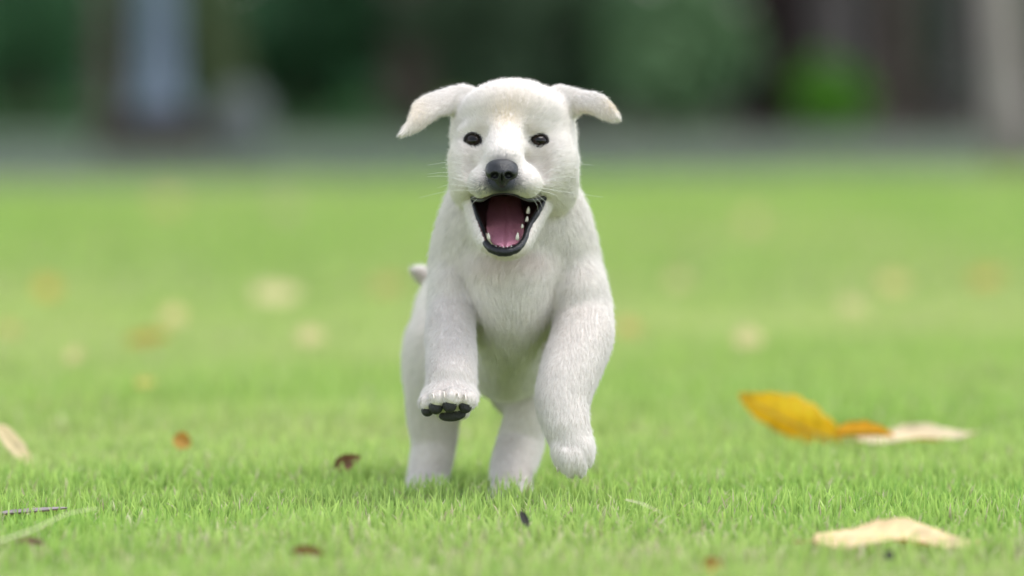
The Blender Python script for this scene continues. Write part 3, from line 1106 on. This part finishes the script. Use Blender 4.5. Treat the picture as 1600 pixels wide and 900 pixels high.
def leaf(label, loc, rot, Lh, Wd, top_col, bot_col=None, group=None, stalk=True, spots=.25, seed=1, **kw):
    V, Fc, o = leaf_mesh(Lh, Wd, **kw)
    root = empty('fallen_leaf', loc, label, 'leaf', group)
    root.rotation_euler = rot
    me = np_mesh('blade', V, Fc, True)
    c = np.zeros((len(V), 3))
    c[:o] = top_col; c[o:] = bot_col if bot_col is not None else np.array(top_col) * .9
    nz_ = vnoise(V, 40 / max(Lh, .03) * .12, seed)
    c *= (1 + spots * .5 * nz_)[:, None].clip(.4, 1.3)
    nv = kw.get('nv', 9)
    fine = vnoise(V, 260 / max(Lh, .05) * .12, seed + 100)
    c *= np.where(fine > .8, .80, 1.0)[:, None]                # brown flecks
    tt_ = (np.arange(len(V)) % o) // nv / (kw.get('nu', 15) - 1); uu_ = np.abs((np.arange(len(V)) % nv) / (nv - 1) * 2 - 1)
    c *= np.where(((tt_ * 8 - uu_ * 1.3) % 1) < .22, 1.10, .96)[:, None]   # side veins
    c *= (1 - .22 * np.clip(uu_ - .8, 0, 1) / .2)[:, None] * np.array([1, .97, .9]) ** np.clip(uu_ - .8, 0, 1)[:, None]
    mid = np.array([(q % nv) == nv // 2 for q in range(o)] * 2)
    c[mid] = c[mid] * .55 + np.array([.45, .36, .16]) * .45
    color_attr(me, 'tint', c.clip(0, .95))
    bo = bpy.data.objects.new('blade', me); C.objects.link(bo); bo.parent = root; me.materials.append(M_leaf)
    if stalk:
        mid_i = [j * nv + nv // 2 for j in range(kw.get('nu', 15))]
        p = V[mid_i]
        s0 = p[0] + (p[0] - p[1]) / np.linalg.norm(p[0] - p[1]) * Lh * .12
        pl = np.concatenate([[s0], p[:-1]]) - np.array([0, 0, .0006])
        r_ = np.linspace(.0009, .0003, len(pl)) * max(.6, Lh / .1)
        st = bpy.data.objects.new('stalk', tube_mesh('stalk', pl, r_, 6)); C.objects.link(st); st.parent = root
        st.data.materials.append(M_stalk)
    return root


M_stalk = plain('leaf_stalk', (.40, .28, .11), .6, .3)
TAN, PALE, ORG = (.76, .58, .33), (.88, .77, .54), (.80, .45, .05)
# the two large ones lying together on the right
def leafp(label, px, py, z, Lpx, Wpx, rot, **kw):
    p = ground_pt(px, py, z)
    s = PX(p[1])
    return leaf(label, p, rot, Lpx * s, Wpx * s, **kw)


leafp('large orange yellow leaf with its pointed end raised above the grass, beside a pale one', 1232, 657, .034, 178, 92, (R(50), R(-26), R(182)), top_col=(.95, .68, .05), bot_col=(.95, .68, .06), cup=.22, curl=.3, seed=4, spots=.2, nu=41, nv=17, wave=.0025)
leafp('long pale leaf lying right of the raised orange leaf and the orange curl', 1432, 683, .021, 190, 52, (R(25), R(-3), R(2)), top_col=PALE, bot_col=ORG, cup=.3, curl=.15, wave=.003, seed=5, nu=41, nv=17)
leafp('dry orange curled leaf between the raised orange leaf and the long pale leaf', 1350, 678, .027, 96, 44, (R(38), 0, R(-4)), top_col=(.84, .54, .05), bot_col=(.80, .48, .05), cup=.9, curl=-.35, seed=6, stalk=False)
leafp('pale tan dry leaf lying flat in the grass at the lower right', 1402, 839, .020, 262, 112, (R(14), R(1), R(3)), top_col=(.82, .65, .38), bot_col=TAN, cup=.12, curl=-.18, wave=.004, seed=7, nu=41, nv=17)
leafp('pale tan leaf standing on edge at the left border of the lawn', 24, 699, .024, 96, 34, (R(55), R(50), R(8)), top_col=(.90, .76, .48), bot_col=TAN, cup=.2, curl=.15, seed=8)
leafp('small orange brown leaf upright in the grass left of the puppy', 285, 690, .024, 30, 32, (R(70), R(20), 0), top_col=(.62, .33, .06), cup=.3, seed=9, stalk=False)
leafp('dark reddish brown leaf scrap beside the hind foot of the puppy', 542, 724, .020, 50, 34, (R(70), R(-24), R(10)), top_col=(.34, .17, .11), cup=.7, curl=.6, seed=10)
leafp('brown curled leaf scrap low in the front grass, left of centre', 482, 864, .020, 52, 24, (R(40), R(4), 0), top_col=(.24, .13, .04), cup=.7, seed=11, stalk=False)
leafp('rusty brown leaf scrap at the bottom edge of the lawn', 1113, 886, .015, 34, 36, (R(60), R(-20), R(20)), top_col=(.46, .25, .06), cup=.6, seed=12, stalk=False)
leafp('mauve grey dry leaf strip lying at the left border', 48, 799, .013, 115, 14, (R(20), R(-5), R(3)), top_col=(.55, .46, .48), cup=.5, curl=.1, seed=13)
leafp('dark brown scrap under the pale straw at the lower left', 50, 848, .018, 46, 20, (R(30), R(5), 0), top_col=(.20, .13, .07), cup=.5, seed=14, stalk=False)
leafp('dark slate leaf bit upright in the grass just in front of the puppy', 820, 812, .020, 30, 13, (R(80), R(65), 0), top_col=(.09, .08, .10), cup=.3, seed=15, stalk=False)
leafp('dark grey leaf bit in front of the pale tan leaf', 1390, 868, .020, 18, 16, (R(75), R(40), 0), top_col=(.10, .10, .10), cup=.3, seed=16, stalk=False)

# blurred leaves farther back, each where it lies
FAR = [('deep yellow leaf far left on the back lawn', 75, 452, 40, 50, (.70, .45, .08)),
       ('pale yellow leaf above the ochre one on the left lawn', 272, 496, 46, 50, (.80, .66, .36)),
       ('broad ochre brown leaf lying flat on the left lawn', 232, 531, 84, 30, (.50, .35, .03)),
       ('cream leaf left of the ochre brown leaf', 116, 556, 34, 40, (.78, .68, .38)),
       ('large pale straw leaf on the lawn left of the puppy', 432, 462, 96, 52, (.78, .68, .44)),
       ('pale round leaf between the large straw leaf and the puppy', 486, 527, 52, 48, (.76, .66, .40)),
       ('pale leaf near the paved path, left of the puppy', 446, 325, 44, 48, (.66, .64, .40)),
       ('faint yellow leaf beside the tail of the puppy', 606, 446, 60, 44, (.66, .54, .22)),
       ('pale yellow leaf near the path, right of the puppy', 1176, 348, 48, 48, (.72, .62, .34)),
       ('pale leaf right of the shoulder of the puppy', 1060, 440, 40, 46, (.72, .64, .36)),
       ('yellow tan leaf on the right back lawn beside an orange one', 1398, 444, 56, 44, (.72, .60, .30)),
       ('orange yellow leaf farthest right on the back lawn', 1542, 436, 60, 44, (.74, .52, .16)),
       ('straw leaf below the yellow tan leaf on the right lawn', 1334, 482, 56, 44, (.70, .62, .36)),
       ('cream round leaf in the middle of the right lawn', 1170, 531, 58, 52, (.80, .70, .42)),
       ('orange brown leaf right beside the front leg of the puppy', 984, 514, 42, 40, (.64, .46, .16)),
       ('faint gold leaf on the left lawn above the small orange one', 228, 600, 40, 26, (.60, .52, .14)),
       ('pale leaf at the far left edge of the back lawn', 15, 515, 36, 36, (.68, .58, .22)),
       ('tan leaf far back on the lawn near the blue grey post', 262, 318, 60, 40, (.62, .54, .24))]
for q, (lb, px, py, lw, lh, col) in enumerate(FAR):
    p = ground_pt(px, py, .026)
    s = PX(p[1])
    col = tuple(np.array(col) * np.array([.88, .90, .74]))
    tilt = R(random.uniform(35, 60)) if lh > 30 else R(18)
    leaf(lb, p, (tilt, R(random.uniform(-12, 12)), R(random.uniform(-20, 20))), lw * s * .85, min(lh * s / math.sin(tilt) * .6, lw * s * 1.1), col,
         group='leaves scattered over the back lawn', seed=40 + q, cup=.2, curl=.25, nu=9, nv=5, stalk=False)

# pale dry stems in the grass
M_straw = plain('straw', (.82, .74, .50), .6, .3)
def stem(label, pp, r):
    w = [ground_pt(a_, b_, z_) for a_, b_, z_ in pp]
    o = link('straw', tube_mesh('straw', spline(w, 14), np.linspace(r, r * .4, 14), 6), None, M_straw)
    tag(o, label, 'straw')
stem('long pale dry grass stem lying at the lower left', ((-10, 848, .026), (50, 828, .032), (105, 803, .037), (155, 794, .033)), .0005)
stem('short pale grass stem lying right in front of the puppy', ((978, 781, .03), (1005, 788, .034), (1035, 802, .026)), .0006)


# ================================================================== BACKGROUND
def foliage_mesh(name, n, c, r, size, colA, colB, seed, gaps=.5, flat=.0):
    """many small leaves spread through an uneven volume of clumps"""
    g_ = np.random.default_rng(seed)
    nc = 26
    cc = g_.normal(size=(nc, 3)); cc /= np.linalg.norm(cc, axis=1, keepdims=True)
    cc *= (g_.random((nc, 1)) ** .45) * .85
    cr = .22 + .25 * g_.random(nc)
    k = g_.integers(0, nc, n)
    p = g_.normal(size=(n, 3)); p /= np.linalg.norm(p, axis=1, keepdims=True)
    p = cc[k] + p * (cr[k] * (g_.random(n) ** .5))[:, None]
    p = p * np.array(r) + np.array(c)
    p[:, 2] = np.maximum(p[:, 2], .03)
    u = g_.normal(size=(n, 3)); u /= np.linalg.norm(u, axis=1, keepdims=True)
    w = np.cross(u, g_.normal(size=(n, 3))); w /= np.linalg.norm(w, axis=1, keepdims=True)
    s = size * (.6 + .8 * g_.random(n))[:, None]
    V = np.stack([p - u * s, p + w * s * .42, p + u * s, p - w * s * .42], 1).reshape(-1, 3)
    Fq = np.arange(4 * n).reshape(n, 4)
    t = (g_.random(n) * .6 + .4 * g_.random(nc)[k])[:, None]
    col = np.array(colA) + (np.array(colB) - np.array(colA)) * t
    me = np_mesh(name, V, Fq, False)
    color_attr(me, 'tint', np.repeat(col, 4, 0))
    return me


def shrub(name, label, cat, px, d, hw_px, top_py, colA, colB, seed, n=3500, size=.045, group=None):
    s = PX(d)
    base = P(px, 100 + CAMH / s, d); base[2] = .0
    h_ = max(CAMH + (100 - top_py) * s, .3)
    root = empty(name, base, label, cat, group)
    me = foliage_mesh('foliage', n, base + np.array([0, 0, h_ * .53]), (hw_px * s, hw_px * s * .8, h_ * .52), size, colA, colB, seed)
    link('foliage', me, root, M_foliage)
    for q in range(4):
        a_ = q * 1.6 + seed
        tip = base + np.array([math.cos(a_) * hw_px * s * .45, math.sin(a_) * hw_px * s * .4, h_ * .7])
        link('stem', tube_mesh('stem', spline([base + np.array([math.cos(a_) * .03, math.sin(a_) * .03, 0]), (base + tip) / 2 + np.array([0, 0, .05]), tip], 6), np.linspace(.018, .006, 6), 6), root, M_bark)
    return root


M_bark = plain('bark_brown', (.10, .075, .06), .9, .2, 9, (.16, .12, .10), .7)
M_bark_red = plain('bark_red', (.012, .007, .006), .9, .2, 9, (.022, .013, .011), .7)
M_bark_grey = plain('bark_grey', (.105, .09, .082), .9, .2, 9, (.155, .135, .125), .7)
M_bark_pale = plain('bark_pale', (.27, .235, .20), .85, .2, 6, (.34, .30, .26), .5)


def tree(label, px, d, w_px, bark, lean_px=0, h=6.0, crown_r=2.2, crown_n=3200, seed=1, base_py=None, limbs=5, colA=(.03, .065, .022), colB=(.065, .12, .04)):
    s = PX(d)
    base = P(px, 100 + CAMH / s, d); base[2] = 0
    r0 = w_px * s * .5
    root = empty('tree', base, label, 'tree', 'trees behind the path')
    lean = lean_px * s / .85
    g_ = np.random.default_rng(seed)
    pts_, rad = [], []
    for q in range(14):
        t = q / 13
        z = h * .55 * t
        pts_.append(base + np.array([lean * min(z, 2.5) + .04 * math.sin(3 * t + seed), .03 * math.cos(4 * t + seed), z]))
        rad.append(r0 * (1 + .35 * math.exp(-z / .12)) * (1 - .55 * t))
    link('trunk', tube_mesh('trunk', pts_, rad, 14), root, bark)
    topp = pts_[-1]
    for q in range(limbs):
        a_ = 2 * math.pi * q / limbs + seed
        st = pts_[9 + q % 5]
        tip = topp + np.array([math.cos(a_) * crown_r * .7, math.sin(a_) * crown_r * .7, h * .2 + .3 * g_.random()])
        link('limb', tube_mesh('limb', spline([st, (st + tip) / 2 + np.array([0, 0, .2]), tip], 8), np.linspace(r0 * .4, r0 * .1, 8), 8), root, bark)
    me = foliage_mesh('crown', crown_n, topp + np.array([0, 0, h * .22]), (crown_r, crown_r, h * .30), .16, colA, colB, seed)
    link('crown', me, root, M_foliage)
    return root


# trees (crowns stand above the picture and shade what is below)
tree('thin grey brown tree trunk just left of the blue grey post', 152, 25.2, 34, M_bark, 0, 5.5, 2.0, seed=1)
tree('broad dark reddish brown tree trunk right of the big pale green shrub', 1210, 33, 112, M_bark_red, -4, 7.5, 3.2, 4200, seed=2)
tree('grey brown tree trunk behind the bright green bush', 1310, 35.5, 72, M_bark_grey, 2, 7, 3, seed=3)
tree('dark narrow tree trunk right of the bright green bush', 1412, 34.5, 44, M_bark, 0, 7, 3, seed=4)
tree('pale leaning tree trunk at the right border near the lawn', 1602, 20.8, 62, M_bark_pale, -36, 6, 2.2, seed=5)
tree('brown tree trunk half hidden in dark leaves behind the ear of the puppy', 640, 38, 80, M_bark, 3, 7, 3.2, seed=6)
tree('grey trunk close to the pale leaning one', 1490, 33.5, 46, M_bark_grey, 3, 6.5, 2.8, seed=7)
tree('leaning mossy tree trunk right of the blue grey post', 352, 33, 70, plain('bark_mossy', (.055, .075, .03), .9, .2, 8, (.10, .12, .05), .6), -30, 6.5, 2.8, seed=8)

# shrubs and hedges between the trunks
DK, DK2 = (.07, .19, .075), (.12, .28, .12)
shrub('shrub', 'dark green shrub at the far left border', 'shrub', 40, 37, 150, -70, DK, DK2, 11, 5500, .06, 'dark shrubs behind the path')
shrub('shrub', 'dark green shrub between the blue grey post and the brown trunk', 'shrub', 470, 38, 150, -80, (.03, .10, .035), (.06, .16, .065), 12, 6000, .06, 'dark shrubs behind the path')
shrub('shrub', 'dark green shrub behind the blue grey post', 'shrub', 240, 39, 140, -70, DK, DK2, 13, 5000, .06, 'dark shrubs behind the path')
shrub('shrub', 'dim green shrub right behind the head of the puppy', 'shrub', 740, 38, 150, -80, (.08, .14, .07), (.13, .20, .11), 14, 5500, .06, 'dark shrubs behind the path')
shrub('shrub', 'dim shrub between the head of the puppy and the big pale green shrub', 'shrub', 890, 39, 130, -80, (.08, .15, .075), (.13, .21, .11), 15, 5000, .06, 'dark shrubs behind the path')
shrub('shrub', 'big pale green shrub right of the head of the puppy', 'shrub', 1050, 32, 112, -40, (.13, .26, .11), (.24, .38, .18), 16, 4200, .06)
shrub('shrub', 'low bright green bush in front of the dark trunks', 'shrub', 1292, 31, 74, 104, (.07, .24, .015), (.14, .36, .03), 17, 2600, .035)
shrub('shrub', 'dark bluish green shrub left of the pale leaning trunk', 'shrub', 1462, 36, 60, -40, (.04, .09, .05), (.09, .16, .09), 18, 2800, .06)
shrub('shrub', 'dark shrub filling the gap behind the right hand trunks', 'shrub', 1360, 41, 200, -90, (.035, .045, .035), (.06, .075, .055), 19, 6000, .07, 'dark shrubs behind the path')
shrub('shrub', 'dark shrub beyond the pale leaning trunk', 'shrub', 1620, 38, 130, -80, (.03, .055, .03), (.07, .10, .06), 20, 4500, .06, 'dark shrubs behind the path')

# far-off wood closing the view
def wood():
    parts = []
    for q in range(26):
        x = -26 + 2.1 * q
        me = None
        g_ = np.random.default_rng(200 + q)
        n_ = 2600
        p = g_.random((n_, 3)) * np.array([3.2, 2.5, 5.5]) + np.array([x - 1.6, 46 + 3 * g_.random(), 0])
        p[:, 2] *= (.75 + .25 * np.sin(p[:, 0] * 1.7))
        u = g_.normal(size=(n_, 3)); u /= np.linalg.norm(u, axis=1, keepdims=True)
        w = np.cross(u, g_.normal(size=(n_, 3))); w /= np.linalg.norm(w, axis=1, keepdims=True)
        s = .16 * (.6 + .8 * g_.random((n_, 1)))
        V = np.stack([p - u * s, p + w * s * .5, p + u * s, p - w * s * .5], 1).reshape(-1, 3)
        t = g_.random((n_, 1))
        col = np.array([.045, .12, .05]) + np.array([.04, .09, .04]) * t
        parts.append((V, np.arange(4 * n_).reshape(n_, 4), np.repeat(col, 4, 0)))
    v, f, c = join(parts)
    me = np_mesh('far_wood', v, f, False)
    color_attr(me, 'tint', c)
    tag(link('far_wood', me, None, M_foliage), 'dark mass of leaves closing the view behind the trees', 'wood', None, 'stuff')
wood()

# blue grey post on a brown plinth, and a grey boulder beside it
pd = 25.0
s = PX(pd)
pb = P(246, 100 + CAMH / s, pd); pb[2] = .004
post = empty('post', pb, 'pale blue grey tapering post standing on a low brown plinth', 'post')
M_post = plain('blue_grey_paint', (.12, .155, .20), .55, .4, 5, (.15, .19, .24), .2)
M_plinth = plain('brown_plinth', (.05, .038, .034), .85, .2, 12, (.075, .057, .05), .4)


def box(name, cx, cy_, z0, z1, wx, wy, mat, parent, bev=.012):
    bm = bmesh.new()
    bmesh.ops.create_cube(bm, size=1)
    for v in bm.verts:
        v.co = Vector((cx + v.co.x * wx, cy_ + v.co.y * wy, (z0 + z1) / 2 + v.co.z * (z1 - z0)))
    bmesh.ops.bevel(bm, geom=bm.edges[:], offset=bev, segments=2, affect='EDGES')
    me = bpy.data.meshes.new(name); bm.to_mesh(me); bm.free()
    return link(name, me, parent, mat)


box('plinth', pb[0] + .02, pb[1], .004, .135, .44, .44, M_plinth, post)
box('plinth_cap', pb[0] + .02, pb[1], .136, .165, .40, .40, M_plinth, post, .008)
prof_ = [(.166, .135), (.22, .12), (.28, .10), (.42, .088), (.9, .080), (2.6, .07)]
link('shaft', tube_mesh('shaft', [(pb[0], pb[1], z) for z, r in prof_], [r for z, r in prof_], 24), post, M_post)
link('finial', tube_mesh('finial', [(pb[0], pb[1], z) for z in (2.6, 2.63, 2.70, 2.76, 2.79)], [.11, .125, .11, .07, .02], 24), post, M_post)

bd = 24.0
s = PX(bd)
bb = P(376, 100 + CAMH / s, bd); bb[2] = .004
M_stone = plain('grey_stone', (.085, .095, .09), .85, .3, 14, (.125, .135, .13), .6)
bm = bmesh.new()
bmesh.ops.create_icosphere(bm, subdivisions=4, radius=1)
vv = np.array([v.co[:] for v in bm.verts])
nz_ = vnoise(vv, 2.2, 51) * .10 + vnoise(vv, 6, 52) * .04
for v, q in zip(bm.verts, nz_):
    v.co = Vector((bb[0] + v.co.x * .115 * (1 + q), bb[1] + v.co.y * .11 * (1 + q), max(.004, .13 + v.co.z * .17 * (1 + q))))
for f in bm.faces: f.smooth = True
me = bpy.data.meshes.new('boulder'); bm.to_mesh(me); bm.free()
tag(link('boulder', me, None, M_stone), 'rounded grey boulder on the path right of the post', 'boulder')
